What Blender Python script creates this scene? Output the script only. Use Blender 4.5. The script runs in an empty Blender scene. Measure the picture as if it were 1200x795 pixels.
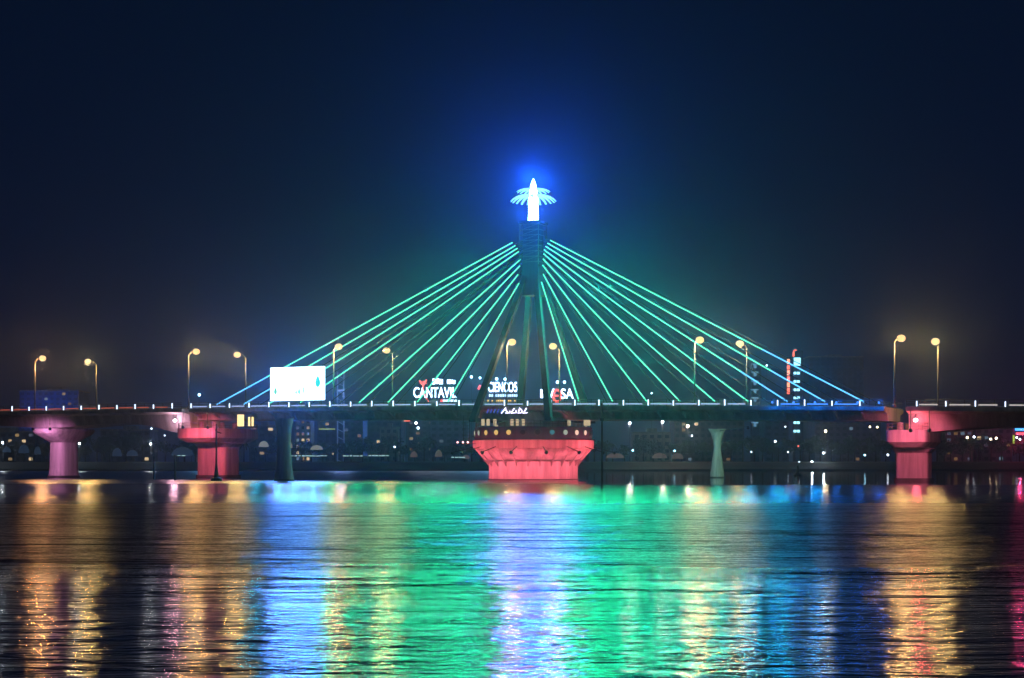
import bpy, bmesh, math, random
import numpy as np
from mathutils import Vector, Matrix
random.seed(7)
R = math.radians
S = bpy.context.scene
COL = S.collection
F = 1875.0            # focal length in photo pixels (photo 1200 px wide)
CAMH = 2.5
HZ = 547.0

# ------------------------------------------------------------------ camera
cd = bpy.data.cameras.new('camera'); cam = bpy.data.objects.new('camera', cd); COL.objects.link(cam)
cam.location = (0, 0, CAMH); cam.rotation_euler = (R(90), 0, 0)
cd.sensor_width = 36; cd.lens = 36 * F / 1200; cd.shift_y = (HZ - 397.5) / 1200
cd.clip_start = 0.1; cd.clip_end = 20000
S.camera = cam
# ------------------------------------------------------------------ render / exposure
S.render.engine = 'CYCLES'
S.view_settings.view_transform = 'Standard'; S.view_settings.look = 'None'
S.view_settings.exposure = 0; S.view_settings.gamma = 1; S.view_settings.use_curve_mapping = False
cy = S.cycles
cy.use_denoising = True
cy.max_bounces = 4; cy.diffuse_bounces = 2; cy.glossy_bounces = 3; cy.transmission_bounces = 1; cy.volume_bounces = 0
cy.caustics_reflective = False; cy.caustics_refractive = False
cy.sample_clamp_indirect = 3.0; cy.use_light_tree = True
# ------------------------------------------------------------------ world: night sky
SUN_EL, SUN_ROT = -4.0, 150.0
w = bpy.data.worlds.new('World'); S.world = w; w.use_nodes = True
nt = w.node_tree; nt.nodes.clear()
out = nt.nodes.new('ShaderNodeOutputWorld')
sky = nt.nodes.new('ShaderNodeTexSky'); sky.sky_type = 'NISHITA'; sky.sun_disc = False
sky.sun_elevation = R(SUN_EL); sky.sun_rotation = R(SUN_ROT)
b1 = nt.nodes.new('ShaderNodeBackground'); b1.inputs[1].default_value = 0.005
nt.links.new(sky.outputs[0], b1.inputs[0])
tc = nt.nodes.new('ShaderNodeTexCoord'); sp = nt.nodes.new('ShaderNodeSeparateXYZ')
nt.links.new(tc.outputs['Generated'], sp.inputs[0])
cr = nt.nodes.new('ShaderNodeValToRGB')
cr.color_ramp.elements[0].position = 0.0; cr.color_ramp.elements[0].color = (0.0060, 0.0055, 0.018, 1)
cr.color_ramp.elements[1].position = 1.0; cr.color_ramp.elements[1].color = (0.0006, 0.0018, 0.0060, 1)
e = cr.color_ramp.elements.new(0.09); e.color = (0.0026, 0.0056, 0.0210, 1)
e = cr.color_ramp.elements.new(0.28); e.color = (0.0016, 0.0048, 0.0165, 1)
nt.links.new(sp.outputs[2], cr.inputs[0])
b2 = nt.nodes.new('ShaderNodeBackground'); b2.inputs[1].default_value = 1.0
nt.links.new(cr.outputs[0], b2.inputs[0])
ad = nt.nodes.new('ShaderNodeAddShader')
nt.links.new(b1.outputs[0], ad.inputs[0]); nt.links.new(b2.outputs[0], ad.inputs[1]); nt.links.new(ad.outputs[0], out.inputs[0])
# faint fill sun added to lift unlit surfaces; no moon is up
sd = bpy.data.lights.new('fill_sun', 'SUN'); sd.energy = 0.012; sd.angle = R(0.5); sd.color = (0.8, 0.87, 1.0)
so = bpy.data.objects.new('fill_sun', sd); COL.objects.link(so); so.rotation_euler = (R(48), 0, R(-30)); so.location = (0, -50, 200)

# ------------------------------------------------------------------ strengths of the lamps
HAZE_D = 0.00027; HAZE_G = 0.92
P_STREET = 4800.0; P_CABLE = 10500.0; P_CROWN = 100000.0; P_BLUE = 500.0

# ------------------------------------------------------------------ geometry of the place
TH = R(25.0); CA, SN = math.cos(TH), math.sin(TH)
CX, CY = 4.0, 300.0
HW = 8.0                                             # half width of the deck
def B(s, w_, z): return Vector((CX + s * CA + w_ * SN, CY - s * SN + w_ * CA, z))
def spx(px, w_=-HW):
    k = (px - 600.0) / F
    return (k * (CY + w_ * CA) - CX - w_ * SN) / (CA + k * SN)
def zpy(py, s, w_): return CAMH + (HZ - py) / F * B(s, w_, 0).y
def W(px, py, Y): return Vector(((px - 600.0) / F * Y, Y, CAMH + (HZ - py) / F * Y))
_px = [0, 200, 400, 600, 850, 1050, 1200]; _h = [64.5, 68.4, 70.6, 71.2, 71.2, 70.5, 70.4]
_s = [spx(p) for p in _px]; _z = [CAMH + h / F * B(s, -HW, 0).y for s, h in zip(_s, _h)]
_q = np.polyfit(_s, _z, 2)
def DZ(s):                                            # deck top level
    s = max(-150, min(130, s)); return float(np.polyval(_q, s))

# ------------------------------------------------------------------ helpers
def tag(o, label=None, cat=None, group=None, kind=None):
    if label: o['label'] = label
    if cat: o['category'] = cat
    if group: o['group'] = group
    if kind: o['kind'] = kind
    return o
def thing(name, label, cat, loc=(0, 0, 0), rz=0, group=None):
    o = bpy.data.objects.new(name, None); COL.objects.link(o); o.location = loc; o.rotation_euler = (0, 0, rz)
    o.empty_display_size = 0.3
    return tag(o, label, cat, group)
def obj(name, bm, m, parent=None, smooth=False):
    """link a bmesh given in WORLD coordinates (or local ones when the parent sits at the origin)"""
    me = bpy.data.meshes.new(name); bmesh.ops.recalc_face_normals(bm, faces=bm.faces[:])
    bm.to_mesh(me); bm.free()
    if smooth:
        for p in me.polygons: p.use_smooth = True
    for mm in (m if isinstance(m, (list, tuple)) else [m]): me.materials.append(mm)
    o = bpy.data.objects.new(name, me); COL.objects.link(o)
    if parent is not None: o.parent = parent
    return o
def hexa(bm, P):
    """box from 8 points: bottom ring 0-3, top ring 4-7"""
    v = [bm.verts.new(p) for p in P]
    for f in ((0, 1, 2, 3), (4, 5, 6, 7), (0, 1, 5, 4), (1, 2, 6, 5), (2, 3, 7, 6), (3, 0, 4, 7)): bm.faces.new([v[i] for i in f])
def box(bm, x0, x1, y0, y1, z0, z1):
    hexa(bm, [(x0, y0, z0), (x1, y0, z0), (x1, y1, z0), (x0, y1, z0), (x0, y0, z1), (x1, y0, z1), (x1, y1, z1), (x0, y1, z1)])
def tube(bm, a, b, r0, r1=None, n=8, caps=True):
    r1 = r0 if r1 is None else r1
    a, b = Vector(a), Vector(b); d = (b - a).normalized()
    u = d.cross(Vector((0, 0, 1))); u = u.normalized() if u.length > 1e-4 else Vector((1, 0, 0)); v = d.cross(u)
    A = []; Bv = []
    for i in range(n):
        t = 2 * math.pi * (i + 0.5) / n; q = u * math.cos(t) + v * math.sin(t)
        A.append(bm.verts.new(a + q * r0)); Bv.append(bm.verts.new(b + q * r1))
    for i in range(n): bm.faces.new((A[i], A[(i + 1) % n], Bv[(i + 1) % n], Bv[i]))
    if caps: bm.faces.new(A[::-1]); bm.faces.new(Bv)
def path(bm, pts, rad, n=8):
    for i in range(len(pts) - 1):
        r0 = rad[i] if isinstance(rad, (list, tuple)) else rad; r1 = rad[i + 1] if isinstance(rad, (list, tuple)) else rad
        tube(bm, pts[i], pts[i + 1], r0, r1, n)
def rings(bm, R_):
    """loft a list of closed rings (lists of points)"""
    vs = [[bm.verts.new(p) for p in r] for r in R_]
    for a, b in zip(vs, vs[1:]):
        n = len(a)
        for i in range(n): bm.faces.new((a[i], a[(i + 1) % n], b[(i + 1) % n], b[i]))
    bm.faces.new(vs[0][::-1]); bm.faces.new(vs[-1])
def lathe(bm, c, prof, n=24, rot=0):
    rings(bm, [[(c[0] + r * math.cos(rot + 2 * math.pi * i / n), c[1] + r * math.sin(rot + 2 * math.pi * i / n), c[2] + z) for i in range(n)] for r, z in prof])
def ball(bm, c, r, sz=1.0, u=12, v=8):
    bmesh.ops.create_uvsphere(bm, u_segments=u, v_segments=v, radius=r, matrix=Matrix.Translation(c) @ Matrix.Diagonal((1, 1, sz, 1)))
def light(name, kind, loc, energy, color, radius=0.3, parent=None, aim=None, size=60, blend=0.6):
    l = bpy.data.lights.new(name, kind); l.energy = energy; l.color = color; l.shadow_soft_size = radius
    if kind == 'SPOT': l.spot_size = R(size); l.spot_blend = blend
    o = bpy.data.objects.new(name, l); COL.objects.link(o); o.location = loc
    if aim is not None: o.rotation_euler = (Vector(aim) - Vector(loc)).to_track_quat('-Z', 'Y').to_euler()
    if parent is not None: o.parent = parent
    return o

# ------------------------------------------------------------------ materials
def N(nt, t, **k):
    n = nt.nodes.new(t)
    for a, b in k.items(): setattr(n, a, b)
    return n
def mat(name, col, rough=0.8, metal=0.0, noise=None, bump=0.0, streak=False):
    m = bpy.data.materials.new(name); m.use_nodes = True; nt = m.node_tree; p = nt.nodes['Principled BSDF']
    p.inputs['Base Color'].default_value = (*col, 1); p.inputs['Roughness'].default_value = rough; p.inputs['Metallic'].default_value = metal
    if noise:
        tc = N(nt, 'ShaderNodeTexCoord'); mp = N(nt, 'ShaderNodeMapping'); nt.links.new(tc.outputs['Object'], mp.inputs[0])
        if streak: mp.inputs['Scale'].default_value = (1.6, 1.6, 0.12)
        n = N(nt, 'ShaderNodeTexNoise'); n.inputs['Scale'].default_value = noise; n.inputs['Detail'].default_value = 6; n.inputs['Roughness'].default_value = 0.65
        nt.links.new(mp.outputs[0], n.inputs[0])
        r = N(nt, 'ShaderNodeValToRGB'); r.color_ramp.elements[0].position = 0.3; r.color_ramp.elements[1].position = 0.7
        r.color_ramp.elements[0].color = tuple(c * 0.5 for c in col) + (1,); r.color_ramp.elements[1].color = tuple(min(1, c * 1.2) for c in col) + (1,)
        nt.links.new(n.outputs[0], r.inputs[0]); nt.links.new(r.outputs[0], p.inputs['Base Color'])
        if bump:
            b = N(nt, 'ShaderNodeBump'); b.inputs['Strength'].default_value = bump; b.inputs['Distance'].default_value = 0.05
            nt.links.new(n.outputs[0], b.inputs['Height']); nt.links.new(b.outputs[0], p.inputs['Normal'])
    return m
def glow(name, col, strength, sample=True):
    m = bpy.data.materials.new(name); m.use_nodes = True; nt = m.node_tree; nt.nodes.clear()
    o = N(nt, 'ShaderNodeOutputMaterial'); e = N(nt, 'ShaderNodeEmission'); e.inputs[0].default_value = (*col, 1); e.inputs[1].default_value = strength
    nt.links.new(e.outputs[0], o.inputs[0])
    if not sample: m.cycles.emission_sampling = 'NONE'
    return m
M = {}
M['concrete'] = mat('concrete', (0.34, 0.33, 0.31), 0.85, noise=0.5, bump=0.25, streak=True)
M['deck'] = mat('deck_concrete', (0.30, 0.29, 0.28), 0.85, noise=0.4, bump=0.2, streak=True)
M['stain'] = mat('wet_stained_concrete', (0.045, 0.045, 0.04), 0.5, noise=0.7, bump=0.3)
M['asphalt'] = mat('asphalt', (0.05, 0.05, 0.05), 0.8, noise=2.0)
M['paint'] = mat('lane_paint', (0.7, 0.7, 0.66), 0.6)
M['steel'] = mat('grey_painted_steel', (0.12, 0.125, 0.13), 0.5, 0.0, noise=1.5)
M['pylon'] = mat('pylon_steel', (0.02, 0.035, 0.07), 0.8, 0.0, noise=0.8, streak=True)
M['dark'] = mat('dark_metal', (0.03, 0.03, 0.035), 0.5, noise=2.0)
M['cable'] = mat('dull_cable_sheath', (0.025, 0.025, 0.025), 0.7, noise=1.0)
M['green'] = glow('green_led_tube', (0.13, 1.0, 0.56), 1.6)
M['cyan'] = glow('cyan_led_tube', (0.11, 0.52, 1.0), 1.9)
M['warm'] = glow('warm_lamp_glass', (1.0, 0.56, 0.24), 1.45)
M['white'] = glow('cool_lamp_glass', (0.45, 0.75, 1.0), 9)
M['rail_led'] = glow('white_rail_led', (0.45, 0.6, 1.0), 0.9)
M['post_led'] = glow('white_post_led', (0.62, 0.75, 1.0), 2.6)
M['rail_blue'] = glow('blue_rail_led', (0.06, 0.25, 1.0), 1.6)
M['rail_red'] = glow('red_rail_led', (0.85, 0.16, 0.10), 0.45)
M['rail_warm'] = glow('pale_rail_led', (0.8, 0.72, 0.7), 0.7)
M['crown'] = glow('crown_light', (0.30, 0.62, 1.0), 26)
M['petal'] = glow('petal_light', (0.20, 0.60, 1.0), 2.6)
M['petal_rib'] = glow('petal_tip_light', (0.45, 0.85, 1.0), 6)
M['window_dark'] = mat('unlit_window', (0.06, 0.065, 0.08), 0.6)
M['glass_dark'] = mat('dark_glass', (0.02, 0.025, 0.03), 0.15)

# ================================================================== WATER
def water_material():
    m = bpy.data.materials.new('river_water'); m.use_nodes = True; nt = m.node_tree; nt.nodes.clear(); L = nt.links.new
    # wind-ruffled water: Gaussian (Beckmann) slopes and a Fresnel mirror over a dark body
    p = N(nt, 'ShaderNodeBsdfGlossy'); p.distribution = 'BECKMANN'; p.inputs['Color'].default_value = (1, 1, 1, 1)
    body = N(nt, 'ShaderNodeBsdfDiffuse'); body.inputs['Color'].default_value = (0.003, 0.008, 0.014, 1)
    fr = N(nt, 'ShaderNodeFresnel'); fr.inputs['IOR'].default_value = 1.33
    mx = N(nt, 'ShaderNodeMixShader'); mo = N(nt, 'ShaderNodeOutputMaterial')
    L(fr.outputs[0], mx.inputs[0]); L(body.outputs[0], mx.inputs[1]); L(p.outputs[0], mx.inputs[2]); L(mx.outputs[0], mo.inputs['Surface'])
    g = N(nt, 'ShaderNodeNewGeometry'); sp = N(nt, 'ShaderNodeSeparateXYZ'); L(g.outputs['Position'], sp.inputs[0])
    def mth(op, a, b=None, c=None, clamp=False):
        n = N(nt, 'ShaderNodeMath', operation=op); n.use_clamp = clamp
        for i, q in enumerate((a, b, c)):
            if q is None: continue
            if isinstance(q, (int, float)): n.inputs[i].default_value = q
            else: L(q, n.inputs[i])
        return n.outputs[0]
    def noise(scale, sx=1.0, sy=1.0, detail=3, rough=0.55, dist=0.0, rz=0.0, off=0.0):
        mp = N(nt, 'ShaderNodeMapping'); mp.inputs['Scale'].default_value = (sx, sy, 1); mp.inputs['Rotation'].default_value = (0, 0, rz)
        mp.inputs['Location'].default_value = (off, off * 0.7, 0)
        L(g.outputs['Position'], mp.inputs[0]); n = N(nt, 'ShaderNodeTexNoise')
        n.inputs['Scale'].default_value = scale; n.inputs['Detail'].default_value = detail; n.inputs['Roughness'].default_value = rough; n.inputs['Distortion'].default_value = dist
        L(mp.outputs[0], n.inputs[0]); return n.outputs[0]
    def ramp(v, a, b):           # smoothstep 0..1
        n = N(nt, 'ShaderNodeMapRange'); n.interpolation_type = 'SMOOTHSTEP'; n.inputs[1].default_value = a; n.inputs[2].default_value = b
        L(v, n.inputs[0]); return n.outputs[0]
    patch = noise(0.02, 0.5, 2.0, 3)                                   # wind patches, long across the view
    yy = mth('MULTIPLY_ADD', mth('SUBTRACT', patch, 0.5), 44.0, sp.outputs[1])
    ruf = mth('MULTIPLY', ramp(yy, 24, 52), mth('SUBTRACT', 1.0, ramp(yy, 80, 165)))   # breeze on the middle water
    xc = mth('ADD', sp.outputs[0], mth('MULTIPLY', mth('SUBTRACT', patch, 0.5), 20))
    calm = mth('MULTIPLY', ramp(mth('ADD', sp.outputs[1], mth('MULTIPLY', mth('SUBTRACT', patch, 0.5), 20)), 212, 222), ramp(xc, 6, 16))   # lee behind the bridge
    far = ramp(sp.outputs[1], 560, 640)
    r = mth('ADD', mth('MULTIPLY_ADD', ruf, 0.15, 0.155), mth('MULTIPLY', ramp(sp.outputs[1], 165, 300), 0.22))
    r = mth('MULTIPLY', r, mth('SUBTRACT', 1.0, mth('MULTIPLY', calm, 0.84)))
    L(r, p.inputs['Roughness'])
    h = mth('MULTIPLY', noise(0.55, 0.5, 1.2, 4, 0.62, 0.3), 0.55)      # metre waves
    h = mth('ADD', h, mth('MULTIPLY', noise(1.9, 0.55, 1.3, 3, 0.6, 0.2, 0.12, 13), 0.17))
    h = mth('ADD', h, mth('MULTIPLY', noise(0.13, 0.55, 1.4, 4, 0.55, 0.3, -0.06, 31), mth('MULTIPLY_ADD', ruf, 2.2, 0.9)))
    h = mth('ADD', h, mth('MULTIPLY', noise(5.5, 0.7, 1.2, 2, 0.6, 0.2, 0.2, 7), 0.05))
    b = N(nt, 'ShaderNodeBump'); b.inputs['Distance'].default_value = 1.0
    L(mth('MULTIPLY', mth('MULTIPLY_ADD', ruf, 0.55, 0.20), mth('SUBTRACT', 1.0, mth('MULTIPLY', calm, 0.9))), b.inputs['Strength'])
    L(h, b.inputs['Height']); L(b.outputs[0], p.inputs['Normal']); L(b.outputs[0], fr.inputs['Normal'])
    return m
bm = bmesh.new()
v = [bm.verts.new(q) for q in ((-3000, -60, 0), (3000, -60, 0), (3000, 905, 0), (-3000, 905, 0))]; bm.faces.new(v)
tag(obj('water', bm, water_material()), kind='structure')
# river bed and near shore below the water sheet are never seen; far bank ----------------------------------
bm = bmesh.new()
prof = [(900, -0.5), (900.2, 1.0), (906, 2.6), (912, 4.6), (925, 5.2), (1000, 5.6), (3500, 6.0)]
xs = [-3000, -1200, -800] + [-600 + 40 * i for i in range(31)] + [800, 1200, 3000]
grid = [[bm.verts.new((x, y + (random.uniform(-1, 1) if 900 < y < 930 else 0), z + (random.uniform(-.25, .25) if z > 1 else 0))) for y, z in prof] for x in xs]
for a, b in zip(grid, grid[1:]):
    for i in range(len(prof) - 1): bm.faces.new((a[i], b[i], b[i + 1], a[i + 1]))
tag(obj('ground', bm, mat('bank_earth', (0.025, 0.03, 0.025), 0.9, noise=0.15)), kind='structure')

# ================================================================== HAZE
bm = bmesh.new(); box(bm, -3600, 3600, -80, 3400, -2.0, 190)
hm = bpy.data.materials.new('haze_air'); hm.use_nodes = True; nt = hm.node_tree; nt.nodes.clear()
o_ = N(nt, 'ShaderNodeOutputMaterial'); pv = N(nt, 'ShaderNodeVolumePrincipled'); pv.inputs['Color'].default_value = (0.52, 0.70, 1, 1)
pv.inputs['Density'].default_value = HAZE_D; pv.inputs['Anisotropy'].default_value = HAZE_G
nt.links.new(pv.outputs[0], o_.inputs['Volume'])
tag(obj('haze', bm, hm), 'thin night haze over the river', 'haze', kind='stuff')

# ================================================================== BRIDGE DECKS
def span(bm, s0, s1, sec, step=3.0):
    """sweep a cross-section: sec(s) -> list of (w, z)"""
    n = max(1, int(abs(s1 - s0) / step)); R_ = []
    for i in range(n + 1):
        s = s0 + (s1 - s0) * i / n; R_.append([B(s, w_, z) for w_, z in sec(s)])
    rings(bm, R_)
def deck_section(depth):
    def f(s):
        z = DZ(s); d = depth(s)
        return [(-HW, z - 0.12), (-HW, z - 0.75), (-HW + 2.6, z - 1.15), (-HW + 3.1, z - d), (HW - 3.1, z - d), (HW - 2.6, z - 1.15), (HW, z - 0.75), (HW, z - 0.12)]
    return f
def railing(parent, s0, s1, side):
    bm = bmesh.new(); w_ = side * (HW - 0.12); n = int(abs(s1 - s0) / 2.33)
    for i in range(n):
        a = s0 + (s1 - s0) * i / n; b = s0 + (s1 - s0) * (i + 1) / n
        for dz in (0.35, 0.75, 1.1): tube(bm, B(a, w_, DZ(a) + dz), B(b, w_, DZ(b) + dz), 0.045, n=5, caps=False)
        tube(bm, B(a, w_, DZ(a) - 0.12), B(a, w_, DZ(a) + 1.12), 0.06, n=5)
    return obj('railing', bm, M['steel'], parent)
def kerb_and_road(parent, s0, s1):
    bm = bmesh.new(); span(bm, s0, s1, lambda s: [(-6.2, DZ(s) - 0.119), (-6.2, DZ(s) - 0.04), (6.2, DZ(s) - 0.04), (6.2, DZ(s) - 0.119)], 4)
    obj('roadway', bm, M['asphalt'], parent)
    for sd_ in (-1, 1):
        bm = bmesh.new(); span(bm, s0, s1, lambda s: [(sd_ * 6.2, DZ(s) - 0.119), (sd_ * 6.2, DZ(s) + 0.08), (sd_ * 6.5, DZ(s) + 0.08), (sd_ * 6.5, DZ(s) - 0.119)], 4)
        obj('kerb', bm, M['concrete'], parent)
    s = s0 + 2
    while s < s1 - 4:
        bm = bmesh.new()
        hexa(bm, [B(s, -.08, DZ(s) - 0.036), B(s + 3, -.08, DZ(s + 3) - 0.036), B(s + 3, .08, DZ(s + 3) - 0.036), B(s, .08, DZ(s) - 0.036),
                  B(s, -.08, DZ(s) - 0.030), B(s + 3, -.08, DZ(s + 3) - 0.030), B(s + 3, .08, DZ(s + 3) - 0.030), B(s, .08, DZ(s) - 0.030)]); s += 9
        obj('lane_marking', bm, M['paint'], parent)
S_MID = spx(618.4)
STEP = spx(645.9) - S_MID
def rail_lights(parent, s0, s1, mode):
    """LED strips under the hand rail on the near side, with a bright post every few metres"""
    k0 = math.ceil((s0 - S_MID) / STEP); k1 = math.floor((s1 - S_MID) / STEP)
    w_ = -HW - 0.06
    for k in range(k0, k1 + 1):
        s = S_MID + k * STEP
        bm = bmesh.new(); z = DZ(s); hh = random.choice((0.95, 1.05, 0.85))
        hexa(bm, [B(s - .08, w_ - .08, z), B(s + .08, w_ - .08, z), B(s + .08, w_ + .08, z), B(s - .08, w_ + .08, z),
                  B(s - .08, w_ - .08, z + hh), B(s + .08, w_ - .08, z + hh), B(s + .08, w_ + .08, z + hh), B(s - .08, w_ + .08, z + hh)])
        obj('light_post', bm, M['post_led'], parent)
        if k == k1: break
        if mode == 'span' and random.random() < 0.10: continue
        a = s + STEP * random.uniform(0.08, 0.14); b = s + STEP * random.uniform(0.72, 0.94)
        bm = bmesh.new(); tube(bm, B(a, w_, DZ(a) + 0.28), B(b, w_, DZ(b) + 0.28), 0.10, n=6)
        mm = M['rail_led']
        if mode == 'left': mm = M['rail_red']
        if mode == 'right': mm = M['rail_warm']
        if mode == 'span' and s > spx(880): mm = M['rail_blue']
        obj('light_strip', bm, mm, parent)

S0, S1 = spx(221), spx(1036)
bridge = thing('cable_stayed_bridge', 'dark steel swing bridge with one tall mast and a fan of glowing green cables', 'bridge', (0, 0, 0))
bm = bmesh.new(); span(bm, S0, S1, deck_section(lambda s: 2.35 + 0.25 * math.exp(-(s / 14.0) ** 2)))
obj('deck', bm, M['deck'], bridge)
for k in range(int((S1 - S0) / 4.6)):            # outrigger ribs under the cantilever
    pass
s = S0 + 1
while s < S1 - 1:
    z = DZ(s)
    for sd_ in (-1, 1):
        bm = bmesh.new()
        hexa(bm, [B(s - .15, sd_ * (HW - 3.05), z - 2.2), B(s + .15, sd_ * (HW - 3.05), z - 2.2), B(s + .15, sd_ * (HW - .3), z - .95), B(s - .15, sd_ * (HW - .3), z - .95),
                  B(s - .15, sd_ * (HW - 3.05), z - 1.0), B(s + .15, sd_ * (HW - 3.05), z - 1.0), B(s + .15, sd_ * (HW - .3), z - .7), B(s - .15, sd_ * (HW - .3), z - .7)])
        obj('rib', bm, M['deck'], bridge)
    s += 4.5
kerb_and_road(bridge, S0, S1)
railing(bridge, S0 + .1, S1 - .1, -1); railing(bridge, S0 + .1, S1 - .1, 1)
rail_lights(bridge, S0 + .5, S1 - .5, 'span')

# ---- pylon
TOPZ = CAMH + (HZ - 262) / F * 300; JZ = CAMH + (HZ - 327) / F * 300
bm = bmesh.new()
for a in (-1, 1):
    for b in (-1, 1):
        pass
for a in (-1, 1):
    for b in (-1, 1):
        lb = bmesh.new()
        top = B(a * 0.95, b * 0.95, JZ + 1); bot = B(a * 7.6, b * 10.1, 11.2)
        R_ = []
        for t, hs in ((0, 0.48), (0.5, 0.5), (1, 0.58)):
            c = top.lerp(bot, t); u = Vector((CA, -SN, 0)) * hs; v_ = Vector((SN, CA, 0)) * hs
            R_.append([c - u - v_, c + u - v_, c + u + v_, c - u + v_])
        rings(lb, R_); obj('leg', lb, M['pylon'], bridge)
bm.free()
for a in (-1, 1):
    bm = bmesh.new(); hexa(bm, [B(a * 7.6 - .7, -10.5, 10.75), B(a * 7.6 + .7, -10.5, 10.75), B(a * 7.6 + .7, 10.5, 10.75), B(a * 7.6 - .7, 10.5, 10.75), B(a * 7.6 - .7, -10.5, 11.45), B(a * 7.6 + .7, -10.5, 11.45), B(a * 7.6 + .7, 10.5, 11.45), B(a * 7.6 - .7, 10.5, 11.45)])
    obj('cross_beam', bm, M['pylon'], bridge)
bm = bmesh.new()
def sq(s, w_, z): return [B(-s, -w_, z), B(s, -w_, z), B(s, w_, z), B(-s, w_, z)]
rings(bm, [sq(1.75, 1.65, JZ - 3.2), sq(1.7, 1.6, JZ + 1), sq(1.45, 1.45, JZ + 4), sq(1.45, 1.45, TOPZ - .2)])
shaft = obj('shaft', bm, M['pylon'], bridge)
bm = bmesh.new()                                  # service ladder frame round the shaft
for a in (-1, 1):
    for b in (-1, 1): tube(bm, B(a * 1.9, b * 1.9, JZ + 2.5), B(a * 1.9, b * 1.9, TOPZ + .2), 0.07, n=5)
z = JZ + 3
while z < TOPZ:
    c = [B(-1.9, -1.9, z), B(1.9, -1.9, z), B(1.9, 1.9, z), B(-1.9, 1.9, z)]
    for i in range(4): tube(bm, c[i], c[(i + 1) % 4], 0.045, n=5, caps=False)
    tube(bm, c[0], c[1] + Vector((0, 0, 1.0)), 0.035, n=5, caps=False)
    z += 1.0
obj('service_frame', bm, M['steel'], bridge)
bm = bmesh.new(); rings(bm, [sq(2.1, 2.1, TOPZ - .2), sq(2.1, 2.1, TOPZ + .25)]); obj('top_platform', bm, M['pylon'], bridge)
# ---- crown lantern: bullet finial and two tiers of drooping petals
bm = bmesh.new(); c0 = B(0, 0, TOPZ + .25)
hh = CAMH + (HZ - 209.5) / F * 300 - TOPZ - .25
lathe(bm, c0, [(1.0, 0), (0.92, hh * .2), (0.86, hh * .45), (0.84, hh * .6), (0.66, hh * .76), (0.42, hh * .88), (0.2, hh * .96), (0.03, hh)], 20)
crown = obj('crown_lantern', bm, M['crown'], bridge, True)
def petal(ang, r0, r1, z0, rise, drop, wd):
    pb = bmesh.new(); n = 7; rows = []
    d = Vector((math.cos(ang), math.sin(ang), 0)); q = Vector((-math.sin(ang), math.cos(ang), 0))
    for i in range(n + 1):
        t = i / n; r = r0 + (r1 - r0) * t; z = z0 + rise * math.sin(t * math.pi * .62) - drop * t * t
        wq = wd * (0.35 + 0.65 * math.sin(min(1, t * 1.25) * math.pi * .62)) * (1 if t < .85 else .72)
        c = Vector((c0.x, c0.y, z)) + d * r
        rows.append([c - q * wq, c - q * wq + Vector((0, 0, .06)), c + q * wq + Vector((0, 0, .06)), c + q * wq])
    rings(pb, rows); o = obj('petal', pb, M['petal'], crown)
for i in range(22): petal(2 * math.pi * i / 22 + .1, .9, 4.3, c0.z + hh * .56, 0.75, 1.4, .27)
for i in range(18): petal(2 * math.pi * i / 18, .8, 3.15, c0.z + hh * .72, 0.40, 0.6, .21)
for i in range(6):
    a = 2 * math.pi * i / 6 + .2
    light('crown_glow', 'POINT', (c0.x + 2.0 * math.cos(a), c0.y + 2.0 * math.sin(a), c0.z + hh * (.25 if i % 2 else 1.02)), P_CROWN / 6, (0.014, 0.115, 1.0), .5, bridge)

# ---- stay cables
LT = [(600.6, 284.5), (604.0, 288), (606.4, 291.2), (608, 295), (609.2, 299.5), (609.9, 304.3), (609.3, 311.7), (607.2, 321.8), (608.3, 332)]
LB = [254, 285.7, 315.5, 350, 385, 420.4, 454.3, 488.5, 524.5]
RT = [(645, 282), (641.7, 285.3), (639.5, 289), (637.5, 293), (637, 297.7), (636.4, 303.8), (635.9, 311), (636.6, 321.5), (634.5, 330.8)]
RB = [1012.5, 967, 923, 877, 838, 797, 758, 718, 678.6]
CW = HW - 0.9
def cable(tp, bpx, lit, side=-1, idx=0):
    st = spx(tp[0], -1.0); zt = zpy(tp[1], st, -1.0)
    sb = spx(bpx, -CW); zb = DZ(sb) + 0.7
    a = B(st, side * 1.0, zt); b = B(sb, side * CW, zb)
    d = (b - a).normalized()
    bm = bmesh.new(); tube(bm, a - d * 0.3, b + d * 0.6, 0.07, n=8)
    o = obj('stay_cable', bm, M['cable'], bridge)
    bm = bmesh.new(); hub = B(0.9 if st > 0 else -0.9, side * 0.9, zt - 0.4 * 0); tube(bm, hub, a, 0.05, n=6); obj('cable_anchor', bm, M['cable'], o)
    if lit:
        n = 10
        off = Vector((0, -1, 0)) * 0.10
        blue_end = bpx > 900 or bpx < 300
        bm = bmesh.new()
        cut = 0.70 if bpx > 1000 else (0.82 if blue_end else 1.0)
        tube(bm, a + off, a.lerp(b, cut) + off, 0.115, n=8)
        obj('light_tube', bm, M['green'], o)
        if cut < 1:
            bm = bmesh.new(); tube(bm, a.lerp(b, cut) + off, b + off, 0.115, n=8); obj('light_tube', bm, M['cyan'], o)
        m_ = 7
        for i in range(m_):
            t = .10 + .82 * (i + .5) / m_; L_ = (b - a).length
            col = (0.01, 1.0, 0.42)
            if bpx > 900: col = tuple((1 - t * t) * x + t * t * y for x, y in zip((0.01, 1.0, 0.42), (0.0, 0.12, 1.0)))
            if bpx < 300: col = tuple((1 - t * t) * x + t * t * y for x, y in zip((0.01, 1.0, 0.42), (0.0, 0.3, 1.0)))
            p = a.lerp(b, t); light('tube_light', 'POINT', p + Vector((0, -.5, .0)), (1.7 if bpx > 900 else 1.3 if bpx < 300 else 1) * P_CABLE / 17 * L_ / 50.0 * 1.0 / m_ * 7, col, .35, o)
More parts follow.
